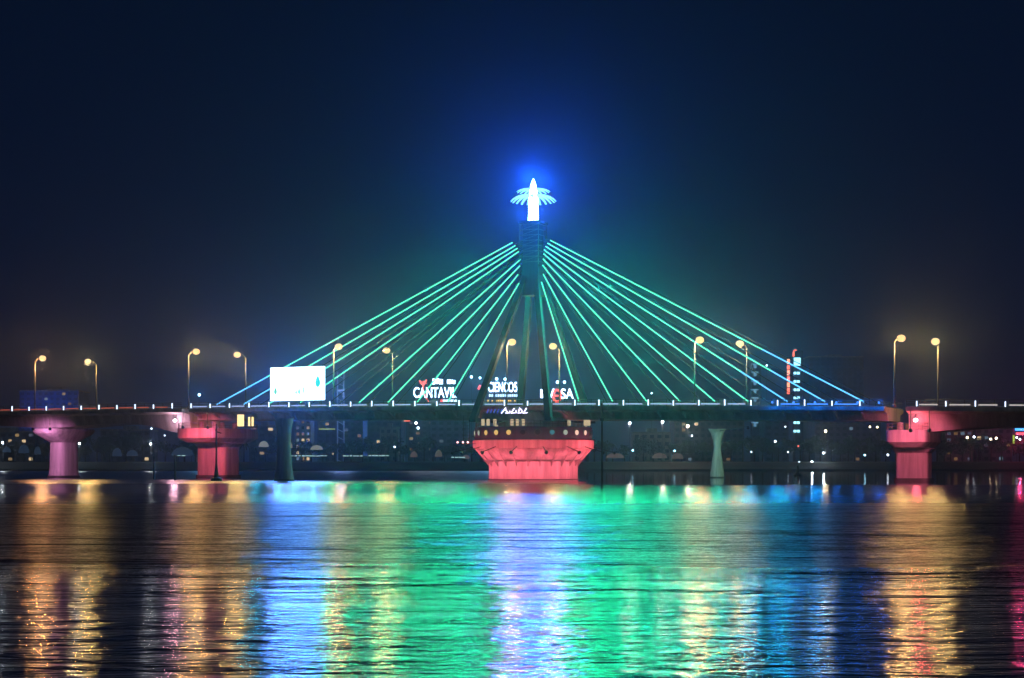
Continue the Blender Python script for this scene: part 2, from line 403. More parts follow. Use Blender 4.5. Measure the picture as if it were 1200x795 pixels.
for i, (tp, bx) in enumerate(zip(LT, LB)): cable(tp, bx, i != 4, -1, i)
for i, (tp, bx) in enumerate(zip(RT, RB)): cable(tp, bx, True, -1, i)
for i, (tp, bx) in enumerate(zip(LT, LB)): cable(tp, bx, False, 1, i)
for i, (tp, bx) in enumerate(zip(RT, RB)): cable(tp, bx, False, 1, i)
# name plate in neon strokes on the girder, too blurred to read
bm = bmesh.new(); xx = [590.5, 594, 597.5, 601, 605, 608.5, 612, 615.5]
for i, px in enumerate(xx):
    s = spx(px, -HW); z = DZ(s) - 0.95; lean = (.45, -.3, .1, .35, 0, .15, -.25, .3)[i]; ht = (1.0, .8, .45, .9, .55, 1.0, .8, .95)[i]
    tube(bm, B(s - lean, -HW - .12, z - .45), B(s + lean, -HW - .12, z - .45 + ht), .11, n=6)
    if i % 2: tube(bm, B(s - .25, -HW - .12, z - .4), B(s + .5, -HW - .12, z - .35), .09, n=6)
obj('neon_lettering', bm, glow('white_neon', (.72, .66, 1), 3.0), bridge)
bm = bmesh.new()
for px in (571, 575, 579, 583, 587):
    s = spx(px, -HW); z = DZ(s) - 1.0; tube(bm, B(s, -HW - .1, z - .4), B(s + .3, -HW - .1, z + .4), .12, n=6)
obj('neon_lettering', bm, glow('blue_neon', (.10, .16, .9), .6), bridge)

# ---- approach spans
def approach(name, label, s0, s1, depth, mode, lit_s0, lit_s1):
    t = thing(name, label, 'bridge', (0, 0, 0))
    bm = bmesh.new(); span(bm, s0, s1, deck_section(depth), 2.0); obj('girder', bm, M['deck'], t)
    kerb_and_road(t, s0, s1)
    railing(t, s0 + .1, s1 - .1, -1); railing(t, s0 + .1, s1 - .1, 1)
    rail_lights(t, lit_s0, lit_s1, mode)
    return t
SL = spx(213); SP = spx(75, 0); SR = spx(1061)
def dl(s): return 2.7 + 2.5 * math.exp(-((s - SL) / 9.5) ** 2) + 0.9 * math.exp(-((s - SP) / 12.0) ** 2)
def dr(s): return 3.1 + 1.15 * math.exp(-((s - SR) / 9.0) ** 2)
appL = approach('approach_bridge', 'concrete approach span on the left with red lit railing and arched underside', SL - 190, SL, dl, 'left', spx(-20), SL - .4)
appR = approach('approach_bridge', 'concrete approach span on the right with pale lit railing beyond the pink floodlight', SR, SR + 75, dr, 'right', SR + .4, spx(1225))

# ================================================================== PIERS
def sup(s0, a, b, z, n=24, p=4.0):
    """superellipse ring: a along the bridge, b across"""
    r = []
    for i in range(n):
        t = 2 * math.pi * (i + .5) / n; c, q = math.cos(t), math.sin(t)
        r.append(B(s0 + a * math.copysign(abs(c) ** (2 / p), c), b * math.copysign(abs(q) ** (2 / p), q), z))
    return r
def flood(parent, loc, aim, energy, col, size=80, arm=None, fixture=True):
    loc = Vector(loc); aim = Vector(aim); d = (aim - loc).normalized()
    bm = bmesh.new(); tube(bm, loc - d * .55, loc - d * .1, .22, .32, 10)
    f = obj('floodlight', bm, M['dark'], parent)
    if arm is not None:
        bm = bmesh.new(); tube(bm, arm, loc - d * .4, .07, n=6); obj('arm', bm, M['dark'], f)
    light('flood_beam', 'SPOT', loc, energy, col, .25, parent, aim, size, .8)
def hang_flood(parent, s, ds, out_, aim, e, col, size, drop=3.6):
    size = size * .78
    # a floodlight on a bracket that reaches out from the deck edge towards the near bank
    a = B(s + ds, -HW + .1, DZ(s + ds) - .6); q = a.copy(); q.z = CAMH; d = (Vector((0, 0, CAMH)) - q).normalized() * out_
    loc = a + d + Vector((0, 0, -drop)); flood(parent, loc, aim, e, col, size, a)
PINK = (1.0, 0.10, 0.19); MAG = (0.95, 0.30, 0.72)
# left hammerhead pier
def toz(py, s): return zpy(py, s, 0)
p1 = thing('bridge_pier', 'magenta lit pier with a bowl shaped capital under the left approach span', 'pier')
s = SP; z0 = toz(503, s); z1 = toz(519, s)
bm = bmesh.new(); rings(bm, [sup(s, 2.2, 3.6, -.6), sup(s, 2.05, 3.1, 2), sup(s, 2.0, 2.9, z1)]); obj('shaft', bm, M['concrete'], p1)
bm = bmesh.new(); rings(bm, [sup(s, 2.02, 2.93, z1 + .003), sup(s, 2.5, 5.0, z1 + .9), sup(s, 3.2, 7.2, z1 + 1.9), sup(s, 3.6, 7.8, z0 - .35), sup(s, 3.4, 7.5, z0)]); obj('capital', bm, M['concrete'], p1)
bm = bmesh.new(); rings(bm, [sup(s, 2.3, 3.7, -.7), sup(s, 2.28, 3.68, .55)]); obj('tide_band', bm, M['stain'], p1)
bm = bmesh.new()
for dw in (-3, 0, 3): tube(bm, B(s, dw, z0), B(s, dw, DZ(s) - dl(s) + .05), .5, n=10)
obj('bearing', bm, M['concrete'], p1)
hang_flood(p1, s, -1.5, 8, B(s, -3, 6.4), 10500, MAG, 100)
hang_flood(p1, s, 3.0, 10, B(s, -3, 5.0), 5500, MAG, 100)

def big_pier(label, px, tw, ts, cw, cs, ztop, zcap, band, lamp):
    t = thing('bridge_pier', label, 'pier'); s = spx(px, 0)
    bm = bmesh.new(); rings(bm, [sup(s, ts, tw, -.6, p=7), sup(s, ts, tw, zcap, p=7)]); obj('shaft', bm, M['concrete'], t)
    bm = bmesh.new(); rings(bm, [sup(s, ts + .02, tw + .02, zcap - .9, p=7), sup(s, ts + .8, tw + .9, zcap - .2, p=6), sup(s, cs - .9, cw - 1.6, zcap, p=6), sup(s, cs, cw, zcap + .9, p=8), sup(s, cs, cw, ztop, p=8)]); obj('capital', bm, M['concrete'], t)
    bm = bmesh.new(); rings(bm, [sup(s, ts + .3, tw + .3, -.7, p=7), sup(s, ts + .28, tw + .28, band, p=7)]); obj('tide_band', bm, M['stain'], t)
    bm = bmesh.new()
    for dw in (-3.5, 3.5):
        for ds in (-1.6, 1.6): tube(bm, B(s + ds, dw, ztop), B(s + ds, dw, DZ(s + ds) - 2.6), .55, n=8)
    obj('bearing', bm, M['deck'], t)
    bm = bmesh.new(); r = sup(s, cs - .1, cw - .1, ztop, 20, 8)
    for i in range(20):
        p, q = r[i], r[(i + 1) % 20]
        tube(bm, p, p + Vector((0, 0, 1.1)), .05, n=5)
        for dz in (.55, 1.1): tube(bm, p + Vector((0, 0, dz)), q + Vector((0, 0, dz)), .035, n=5, caps=False)
    obj('railing', bm, M['steel'], t)
    return t, s
sL = spx(258, 0); zc = toz(503, sL); zb = toz(519, sL)
p2, s = big_pier('red lit pier with wide capital and yellow lanterns at the left end of the cables', 256, 2.9, 3.6, 8.5, 4.9, zc, zb, .75, True)
hang_flood(p2, s, -3.0, 10, B(s, -2, 5.0), 9500, (1, .11, .19), 100)
hang_flood(p2, s, 3.0, 9, B(s, -2, 5.6), 8500, (1, .11, .19), 100)
# yellow glass lanterns on the platform
bm = bmesh.new()
for i, px in enumerate((282, 292, 296)):
    sx = spx(px, -10.5); q = B(sx, -10.5, zc + .2); box(bm, q.x - (.6 if i == 0 else .14), q.x + (.6 if i == 0 else .14), q.y - .4, q.y + .4, q.z, q.z + (2.3 if i == 0 else 1.8))
obj('lantern', bm, glow('yellow_lantern', (1, .72, .28), 1.6), p2)
zc = toz(505, spx(1070, 0)); zb = toz(525, spx(1070, 0))
p3, s = big_pier('pink lit pier with chamfered capital and stained face, right end of the swing bridge', 1071, 2.4, 2.7, 7.5, 3.5, zc, zb, .55, True)
hang_flood(p3, s, 4.0, 10, B(s, -2, 4.4), 9000, (1, .16, .28), 100)
hang_flood(p3, s, 1.0, 8, B(s + 1, -5, 5.4), 6000, (1, .14, .24), 100)
# the small red floodlight that shines on the end of the right girder, and its white twin at the left
def girder_lamp(parent, px, py, col, e, ecol):
    s = spx(px, -HW + 2.0); z = zpy(py, s, -HW + 2.0); q = B(s, -HW + 2.0, z)
    bm = bmesh.new(); ball(bm, q, .42, .8); f = obj('floodlight', bm, glow('lamp_glass_' + str(px), ecol, 9), parent, True)
    bm = bmesh.new(); tube(bm, q + Vector((0, .2, .2)), B(s, -HW + 2.6, z + 1.4), .08, n=6); obj('arm', bm, M['dark'], f)
    light('flood_beam', 'POINT', q + Vector((0, -.75, -.1)), e, col, .3, parent)
girder_lamp(appR, 1073, 492.5, (1, .10, .14), 700, (1, .35, .40))
girder_lamp(appL, 205, 493, (1, .5, .7), 800, (1, .7, .85))

# ---- round swing pier
sw = thing('swing_pier', 'great round pier glowing coral red under the mast with portholes round its rim', 'pier')
c = B(0, 0, 0); ZT = CAMH + (HZ - 541) / F * 292; 
zr0 = CAMH + (HZ - 526) / F * 290; zr1 = CAMH + (HZ - 515.5) / F * 290; zr2 = CAMH + (HZ - 500) / F * 290
NS = 48
bm = bmesh.new(); lathe(bm, c, [(8.35, -.7), (8.35, ZT)], NS); obj('shaft', bm, M['concrete'], sw)
bm = bmesh.new(); lathe(bm, c, [(8.37, ZT + .003), (9.2, ZT + .35), (11.0, zr0), (11.35, zr0 + .05), (11.35, zr1), (10.9, zr1 + .1), (8.0, zr1 + .12)], NS); obj('capital', bm, M['concrete'], sw)
bm = bmesh.new()
for i in range(24):
    t = 2 * math.pi * (i + .5) / 24; d = Vector((math.cos(t), math.sin(t), 0)); q = Vector((-math.sin(t), math.cos(t), 0)) * .09
    P = [c + d * 8.3 + Vector((0, 0, ZT - 1.0)), c + d * 10.9 + Vector((0, 0, zr0 - .12)), c + d * 8.4 + Vector((0, 0, zr0 - .02))]
    A_ = [bm.verts.new(p - q) for p in P]; B_ = [bm.verts.new(p + q) for p in P]
    bm.faces.new(A_); bm.faces.new(B_[::-1])
    for k in range(3): bm.faces.new((A_[k], A_[(k + 1) % 3], B_[(k + 1) % 3], B_[k]))
obj('bracket', bm, M['concrete'], sw)
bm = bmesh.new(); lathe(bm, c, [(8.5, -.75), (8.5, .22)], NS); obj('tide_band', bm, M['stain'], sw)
bm = bmesh.new(); lathe(bm, c, [(11.0, zr1 + .02), (11.0, zr2), (10.6, zr2), (10.6, zr1 + .5)], NS); par = obj('parapet', bm, M['pylon'], sw)
pan = [glow('porthole_warm', (1, .62, .18), .75, False), glow('porthole_pale', (.7, .75, .6), .5, False), M['glass_dark'], glow('porthole_cold', (.12, .4, .5), .4, False), glow('porthole_pink', (1, .6, .45), 1.1, False)]
NP = 26
pick = {0: 1, 1: 0, 2: 0, 3: 0, 4: 2, 5: 2, 6: 3, 7: 1, 8: 4, 9: 4}
for i in range(NP):
    t = -math.pi / 2 - R(66) + 2 * math.pi * i / NP * 1.0
    d = Vector((math.cos(t), math.sin(t), 0)); zc_ = (zr1 + zr2) / 2 + .15
    bm = bmesh.new(); tube(bm, c + d * 10.95 + Vector((0, 0, zc_)), c + d * 11.12 + Vector((0, 0, zc_)), .62, n=16); f = obj('porthole', bm, M['dark'], sw)
    bm = bmesh.new(); tube(bm, c + d * 11.10 + Vector((0, 0, zc_)), c + d * 11.16 + Vector((0, 0, zc_)), .46, n=16); obj('pane', bm, pan[pick.get(i, i % 4)], f)
bm = bmesh.new(); n = 60
for i in range(n):
    t = 2 * math.pi * i / n; u = 2 * math.pi * (i + 1) / n; p = c + Vector((math.cos(t), math.sin(t), 0)) * 10.8 + Vector((0, 0, zr2)); q = c + Vector((math.cos(u), math.sin(u), 0)) * 10.8 + Vector((0, 0, zr2))
    tube(bm, p, p + Vector((0, 0, 1.1)), .05, n=5)
    for dz in (.5, 1.1): tube(bm, p + Vector((0, 0, dz)), q + Vector((0, 0, dz)), .04, n=5, caps=False)
obj('railing', bm, M['steel'], sw)
bm = bmesh.new(); lathe(bm, c, [(6.6, zr1), (6.6, DZ(0) - 2.9), (5.5, DZ(0) - 2.62)], 32); obj('turntable', bm, M['deck'], sw)
bm = bmesh.new()
for px in (566, 572, 580, 600, 606, 613, 667, 686, 690):
    q = W(px, 494.5, 292.5); box(bm, q.x - .3, q.x + .3, q.y, q.y + .2, q.z - .7, q.z + .5)
obj('window', bm, glow('table_windows', (1, .75, .45), .55, False), sw)
for i, ad_ in enumerate((-82, -60, -38, -16, 8, 32, 56, 80)):
    t = -math.pi / 2 + R(ad_); d = Vector((math.cos(t), math.sin(t), 0))
    loc = c + d * 15.0 + Vector((0, 0, 4.9)); tgt = c + d * 8.3 + Vector((0, 0, 1.4))
    flood(sw, loc, tgt, 4100, (1, .135, .20), 92, c + d * 11.3 + Vector((0, 0, zr0 + .4)))
    for dt in (-5.5, 5.5):
        d2_ = Vector((math.cos(t + R(dt)), math.sin(t + R(dt)), 0))
        light('flood_beam', 'SPOT', c + d2_ * 14.2 + Vector((0, 0, 5.6)), 620 if i != 6 else 1300, (1, .10, .14), .2, sw, c + d2_ * 11.2 + Vector((0, 0, (zr0 + zr1) / 2 + .2)), 110, .9)
# hooped service ladder with lamps at the left of the rim
lad = bmesh.new(); q0 = W(547, 500, 296)
for dx in (-.0, 1.1): tube(lad, (q0.x + dx - .6, q0.y, zr1 - .6), (q0.x + dx - .6, q0.y, zr2 + 2.2), .07, n=6)
for i in range(9): z = zr1 - .3 + i * .6; tube(lad, (q0.x - .6, q0.y, z), (q0.x + .5, q0.y, z), .04, n=5)
tube(lad, (q0.x - 2.2, q0.y, zr1 - .6), (q0.x + 1.6, q0.y, zr1 - .6), .08, n=6)
ladder = obj('service_ladder', lad, M['steel'], sw)
for dx in (-1.7, -.7, .2):
    bm = bmesh.new(); ball(bm, (q0.x + dx, q0.y - .1, zr1 - .38), .17, u=8, v=6); obj('lamp', bm, glow('pink_bulb' + str(dx), (1, .45, .5), 4, False), ladder)

# ---- fenders that hold the ends of the swung-open span
def dolphin(label, px, pytop, pybase, prof, boost):
    Y = CAMH * F / (pybase - HZ); t = thing('fender_pier', label, 'pier', (0, 0, 0)); X = (px - 600) / F * Y
    k = Y / F; zt = CAMH + (HZ - pytop) * k
    bm = bmesh.new(); rings(bm, [[(X + r * k * math.cos(a), Y + 3 + r * k * .8 * math.sin(a), zz * zt) for a in [2 * math.pi * (i + .5) / 20 for i in range(20)]] for r, zz in prof]); obj('shaft', bm, M['concrete'], t, False)
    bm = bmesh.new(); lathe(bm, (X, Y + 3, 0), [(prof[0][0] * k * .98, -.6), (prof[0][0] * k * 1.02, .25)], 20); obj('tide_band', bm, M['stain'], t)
    return t, X, Y, zt
d1, X1, Y1, z1_ = dolphin('unlit grey waisted fender pier standing in blue lit water below the billboard', 330, 490, 563.8, [(12, -.05), (12, 0), (10.5, .12), (8.5, .4), (7.6, .6), (8.6, .82), (11, .97), (11.5, 1.0)], 1)
d2, X2, Y2, z2_ = dolphin('slender pale green fender pier like an hourglass behind the right half of the bridge', 842.5, 502.5, 560.3, [(8.4, -.05), (8.4, 0), (8.0, .1), (5.8, .4), (4.2, .6), (5.0, .76), (7.8, .92), (10.2, .985), (10.4, 1.0)], 1)
light('flood_beam', 'SPOT', (X2 + 4, Y2 - 15.5, 10.5), 9000, (.45, 1, .62), .3, d2, (X2, Y2, 3.8), 70, .8)
bm = bmesh.new(); tube(bm, (X2 + 4, Y2 - 16.4, 10.9), (X2 + 4, Y2 - 16.1, 10.5), .2, .3, 10); obj('floodlight', bm, M['dark'], d2)
bm = bmesh.new(); tube(bm, (X2 + 4, Y2 - 16.4, 10.9), (X2 + .5, Y2 + 2, z2_ - .4), .08, n=6); obj('arm', bm, M['dark'], d2)

# ================================================================== STREET LAMPS ON THE BRIDGE
NEAR = [(41, 50, 419, 'amber street lamp over the left approach span in front of the blue building'),
        (221, 230, 411, 'amber street lamp above the red pier on the near kerb of the bridge'),
        (391, 397, 405, 'amber street lamp on the near kerb just right of the billboard'),
        (594, 600, 399.5, 'amber street lamp on the near kerb between the left legs of the mast'),
        (814, 820, 397, 'amber street lamp on the near kerb right of the mast behind the green cables'),
        (1048, 1056, 395, 'amber street lamp on the near kerb above the right pink pier')]
FAR = [(113, 103, 423, 'pale street lamp with left facing arm over the left approach span'),
       (288, 278, 415, 'pale street lamp with left facing arm just left of the billboard'),
       (460, 453, 410, 'pale street lamp with left facing arm beside the dark unlit cable'),
       (655.5, 648, 405, 'pale street lamp with left facing arm just right of the mast'),
       (875, 867, 402, 'pale street lamp with left facing arm left of the red neon tower'),
       (1099, 1096, 399.5, 'pale street lamp with left facing arm over the right approach span')]
def street_lamp(px, hx, py, label, side, col, e):
    w_ = side * (HW - 1.2); s = spx(px, w_); sh = spx(hx, w_ - side * 1.0)
    z0 = DZ(s) - .12; zt = zpy(py, s, w_) ; base = B(s, w_, z0)
    t = thing('street_lamp', label, 'street lamp', (0, 0, 0), group='street lamps along the bridge')
    hp = B(sh, w_ - side * 1.0, zt)
    bm = bmesh.new(); tube(bm, base, B(s, w_, zt - .9), .17, .10, 8); tube(bm, base, base + Vector((0, 0, .5)), .3, .28, 8); obj('pole', bm, M['steel'], t, True)
    bm = bmesh.new(); p0 = B(s, w_, zt - .95); pts = [p0]
    for k in range(1, 7):
        u = k / 6; q = p0.lerp(hp, u); q.z = p0.z + (.95 + .2) * math.sin(u * math.pi / 2); pts.append(q)
    path(bm, pts, .06, 6); obj('arm', bm, M['steel'], t)
    bm = bmesh.new(); d = (hp - p0); d.z = 0; d.normalize(); ball(bm, hp + Vector((0, 0, .12)), .5, .45); obj('lamp_head', bm, M['dark'], t, True)
    bm = bmesh.new(); ball(bm, hp + Vector((0, -.05, -.2)), .74, .8); obj('lamp_shade', bm, M['warm'] if side < 0 else M['warm2'], t, True)
    light('lamp_light', 'POINT', hp + Vector((0, -.75, -.75)), e, col, .3, t)
M['warm2'] = glow('pale_lamp_glass', (1.0, 0.66, 0.30), 1.35)
for i, (px, hx, py, lb) in enumerate(NEAR): street_lamp(px, hx, py, lb, -1, (1, .56, .19) if i else (1, .46, .17), P_STREET)
for px, hx, py, lb in FAR: street_lamp(px, hx, py, lb, 1, (1, .62, .20), P_STREET * .8)

# ================================================================== BILLBOARD
def lit_panel_material():
    m = bpy.data.materials.new('billboard_print'); m.use_nodes = True; nt = m.node_tree; nt.nodes.clear(); L = nt.links.new
    o = N(nt, 'ShaderNodeOutputMaterial'); e = N(nt, 'ShaderNodeEmission'); e.inputs[0].default_value = (.55, .82, 1, 1); e.inputs[1].default_value = 5.5
    L(e.outputs[0], o.inputs[0]); return m
bs0, bs1 = spx(317, -HW - .5), spx(380, -HW - .5)
bz0, bz1 = zpy(470.2, bs0, -HW), zpy(431.5, bs0, -HW)
bb = thing('billboard', 'glaring white billboard with teal and green print at the left end of the cables', 'billboard', (0, 0, 0))
def plate(bm, s0, s1, w0, w1, z0, z1):
    hexa(bm, [B(s0, w0, z0), B(s1, w0, z0), B(s1, w1, z0), B(s0, w1, z0), B(s0, w0, z1), B(s1, w0, z1), B(s1, w1, z1), B(s0, w1, z1)])
bm = bmesh.new(); plate(bm, bs0, bs1, -HW - .55, -HW - .25, bz0, bz1); obj('panel', bm, lit_panel_material(), bb)
bm = bmesh.new(); plate(bm, bs0 - .02, bs1 + .02, -HW - .24, -HW - .05, bz0 - .05, bz1 + .05); obj('backing', bm, M['dark'], bb)
teal = glow('teal_print', (.03, .62, .62), 1.3); pale = glow('pale_green_print', (.18, .80, .62), .9); pink = glow('pink_print', (.85, .38, .6), .9)
def blob(px, py, rw, rh, m):
    s = spx(px, -HW - .57); z = zpy(py, s, -HW - .57); bm = bmesh.new(); k = B(s, -HW, 0).y / F; A_ = []; B_ = []
    for i in range(18):
        t = 2 * math.pi * i / 18; x = rw * k * math.cos(t) / CA; y = rh * k * math.sin(t) * (1.25 if math.sin(t) > 0 else 1); x *= (1 - .45 * max(0, math.sin(t)))
        A_.append(bm.verts.new(B(s + x, -HW - .56, z + y))); B_.append(bm.verts.new(B(s + x, -HW - .59, z + y)))
    for i in range(18): bm.faces.new((A_[i], A_[(i + 1) % 18], B_[(i + 1) % 18], B_[i]))
    bm.faces.new(B_[::-1]); bm.faces.new(A_); obj('print', bm, m, bb)
blob(372.4, 448, 3.2, 6.0, teal); blob(322.8, 459, 2.0, 3.6, pale); blob(333.5, 460.5, 1.2, 1.6, pink); blob(347, 460, 1.2, 2.4, pale); blob(350.5, 459, 1.4, 3.6, pale); blob(355.5, 457, .8, 5.2, pale); blob(358.5, 458.5, .7, 4.2, pale)
bm = bmesh.new()
for k in range(5):
    s = bs0 + (bs1 - bs0) * (k + .5) / 5
    tube(bm, B(s, -HW + .35, DZ(s) - .13), B(s, -HW + .35, bz1 - .8), .12, n=6)
    tube(bm, B(s, -HW + .35, bz1 - 1.0), B(s, -HW - .06, bz1 - 1.0), .08, n=6); tube(bm, B(s, -HW + .35, bz0 + 1.0), B(s, -HW - .06, bz0 + 1.0), .08, n=6)
obj('frame', bm, M['steel'], bb)
s_ = (bs0 + bs1) / 2
for ds in (-3.8, 0, 3.8): light('panel_light', 'SPOT', B(s_ + ds, -HW - 1.3, (bz0 + bz1) / 2), 7000, (.01, .15, 1), .5, bb, B(s_ + ds, -HW - 30, -5), 165, .3)

# blue lamps at the right end of the span
bl = thing('blue_floodlight_row', 'row of small blue floodlights on the railing at the right end of the cables', 'floodlight', (0, 0, 0))
for k, px in enumerate((905, 930, 955, 980, 1005, 1030)):
    s = spx(px, -HW - .4); q = B(s, -HW - .4, DZ(s) + .55)
    bm = bmesh.new(); ball(bm, q, .2, u=8, v=6); obj('lamp', bm, M['rail_blue'], bl)
    bm = bmesh.new(); tube(bm, B(s, -HW + .02, DZ(s) + .4), q, .05, n=5); obj('arm', bm, M['dark'], bl)
    light('lamp_light', 'POINT', q + Vector((0, -.5, .1)), P_BLUE * .55, (.0, .16, 1), .3, bl)

# ================================================================== CHANNEL MARKS IN THE WATER
def marker(label, px, pytop, pybase, r, kind):
    Y = CAMH * F / (pybase - HZ); k = Y / F; X = (px - 600) / F * Y; zt = CAMH + (HZ - pytop) * k
    t = thing('channel_marker', label, 'river marker', (0, 0, 0)); 
    bm = bmesh.new(); tube(bm, (X, Y, -.8), (X, Y, zt), r * k, r * k * .7, 8); obj('pole', bm, M['dark'], t)
    if kind == 'beacon':
        bm = bmesh.new(); q = zt - 18 * k; lathe(bm, (X, Y, q), [(.1 * k, -2 * k), (2.0 * k, -1.6 * k), (2.4 * k, 1.5 * k), (.6 * k, 3 * k)], 12); obj('beacon', bm, M['dark'], t)
        bm = bmesh.new(); lathe(bm, (X, Y, zt), [(1.3 * k, -2 * k), (1.3 * k, 0), (.1 * k, 2.5 * k)], 10); obj('topmark', bm, M['dark'], t)
    if kind == 'buoy':
        bm = bmesh.new(); lathe(bm, (X, Y, 0), [(5.5 * k, -.4), (6.5 * k, 0), (6.5 * k, 3.2 * k), (3.0 * k, 4.6 * k), (2.4 * k, 9 * k), (1.2 * k, 20 * k)], 16); obj('float', bm, M['dark'], t)
        bm = bmesh.new(); tube(bm, (X - .5 * k, Y, zt - 9 * k), (X + 6 * k, Y, zt - 11 * k), .9 * k, .5 * k, 6); tube(bm, (X - 1 * k, Y, zt - 7 * k), (X + 1 * k, Y, zt - 7 * k), 1.4 * k, n=8); obj('lamp_bracket', bm, M['dark'], t)
    return t
marker('black lattice buoy mast on a float in front of the red pier', 253.5, 497, 563.8, 1.3, 'buoy')
marker('tall thin black beacon pole standing just right of the round pier', 705.5, 474, 569.5, 1.35, 'beacon')
marker('short black mooring post in the water left of the red pier, the taller of two', 180.5, 535, 562, 1.2, 'post')
marker('short black mooring post in the water nearest the red pier', 205, 533, 563, 1.1, 'post')
mk = marker('small dark buoy floating on calm water before the far bank below the neon tower', 935, 546, 558, 1.6, 'post')
Yb = CAMH * F / 11.0; k_ = Yb / F; Xb = (935 - 600) * k_
bm = bmesh.new(); lathe(bm, (Xb, Yb, 0), [(3 * k_, -.3), (5 * k_, .2), (4.4 * k_, 1.6 * k_), (1.8 * k_, 4.5 * k_), (1.2 * k_, 9 * k_)], 14); obj('float', bm, M['dark'], mk)

# ================================================================== FAR BANK: buildings, signs, trees, lamps
def text_mesh(txt, size, loc, m, parent, name='lettering', depth=.25, sx=1.0, rx=0):
    cu = bpy.data.curves.new(name, 'FONT'); cu.body = txt; cu.size = size; cu.extrude = depth; cu.align_x = 'CENTER'; cu.offset = size * .012
    o = bpy.data.objects.new(name, cu); COL.objects.link(o)
    dg = bpy.context.evaluated_depsgraph_get(); me = bpy.data.meshes.new_from_object(o.evaluated_get(dg)); bpy.data.objects.remove(o); bpy.data.curves.remove(cu)
    me.transform(Matrix.Translation(loc) @ Matrix.Rotation(R(90), 4, 'X') @ Matrix.Diagonal((sx, 1, 1, 1)))
    me.materials.clear(); me.materials.append(m); o = bpy.data.objects.new(name, me); COL.objects.link(o); o.parent = parent; return o
WIN = [glow('window_bright', (1, .72, .4), .8, False), glow('window_warm', (1, .65, .3), .30, False), glow('window_amber', (1, .5, .2), .16, False), glow('window_cool', (.5, .75, 1), .22, False), glow('window_dim', (.45, .5, .8), .12, False)]
def building(label, x0, x1, py, Y, depth, wallcol, lit=0.12, cols=None, floors=None, stepped=False, win=None):
    """px range and roof line in photo pixels, at distance Y"""
    k = Y / F; X0, X1 = (x0 - 600) * k, (x1 - 600) * k; zt = CAMH + (HZ - py) * k; g = 5.2
    t = thing('building', label, 'building', (0, 0, 0))
    bm = bmesh.new(); box(bm, X0, X1, Y, Y + depth, g, zt); wl = obj('wall', bm, mat('wall_' + str(int(x0)), wallcol, .85, noise=.2), t)
    bm = bmesh.new(); box(bm, X0 - .4, X1 + .4, Y - .4, Y + depth + .4, zt + .003, zt + .9)
    cx = (X0 + X1) / 2; wq = (X1 - X0) * .16; box(bm, cx - wq * .6, cx + wq, Y + depth * .3, Y + depth * .7, zt + .95, zt + 3.2); obj('roof', bm, M['deck'], t)
    nf = floors or max(2, int((zt - g) / 3.6)); nc = cols or max(3, int((X1 - X0) / 4.2)); n = 0
    bd = bmesh.new()
    for i in range(nf):
        for j in range(nc):
            wx = X0 + (X1 - X0) * (j + .5) / nc; wz = g + (zt - g) * (i + .55) / nf; w2 = (X1 - X0) / nc * .27; h2 = (zt - g) / nf * .24
            if random.random() < lit and n < 60:
                n += 1; b2_ = bmesh.new(); box(b2_, wx - w2, wx + w2, Y - .08, Y + .1, wz - h2, wz + h2); obj('window', b2_, win or random.choice(WIN), t)
            else: box(bd, wx - w2, wx + w2, Y - .05, Y + .1, wz - h2, wz + h2)
    if len(bd.verts): tag(obj('dark_windows', bd, M['window_dark'], t), kind='stuff')
    else: bd.free()
    return t, X0, X1, zt, k
BLD = [
 ('low blue washed block beyond the left approach span', 23, 92, 459, 1150, 30, (.10, .16, .34), .06),
 ('dark slab tower on the skyline right of the neon tower', 948, 1012, 419, 1250, 40, (.10, .12, .18), .0),
 ('dark office block carrying a white sign with a red emblem', 478, 540, 474, 1120, 30, (.16, .16, .2), .10),
 ('dark block carrying the white sign with a yellow line below', 562, 610, 478, 1110, 28, (.16, .16, .2), .10),
 ('dark block carrying the short white sign with a red centre', 632, 690, 476, 1115, 28, (.16, .16, .2), .10),
 ('low white lit pavilion block behind the near fender pier', 346, 364, 491, 980, 18, (.4, .45, .5), .5),
 ('wide dim hall behind the trees left of the round pier', 372, 470, 494, 1060, 40, (.15, .15, .2), .02),
 ('pale dim villa with arched roof behind the trees', 445, 466, 502, 985, 16, (.4, .34, .32), .05),
 ('grey block behind the trees just left of the round pier', 504, 548, 493, 1040, 26, (.2, .2, .3), .05),
 ('low dim block between the round pier and the white lamps', 742, 786, 508, 990, 22, (.4, .34, .32), .05),
 ('dark apartment block behind the green fender pier', 790, 872, 494, 1060, 30, (.2, .17, .2), .04),
 ('dark block left of the lit tower stairs', 896, 924, 484, 1040, 22, (.15, .15, .22), .05),
 ('long dim block between the neon tower and the right pier', 955, 1032, 492, 1050, 30, (.16, .15, .22), .04),
 ('bank side block with warm windows below the right approach span', 1108, 1140, 505, 1000, 22, (.25, .24, .24), .25),
 ('plain dim block with tall columns below the right approach span', 1143, 1186, 502, 1005, 20, (.24, .24, .3), .12),
 ('dark block below the left approach span nearest the frame edge', -40, 40, 507, 1010, 22, (.16, .2, .26), .10),
 ('dark block below the left approach span beside the magenta pier', 118, 176, 505, 1015, 22, (.16, .18, .24), .06),
 ('low dark block between the red pier and the grey fender pier', 292, 322, 500, 1020, 22, (.16, .18, .24), .10)]
bt = {}
for a in BLD: bt[a[0]] = building(*a[:7], lit=a[7] * 1.8)
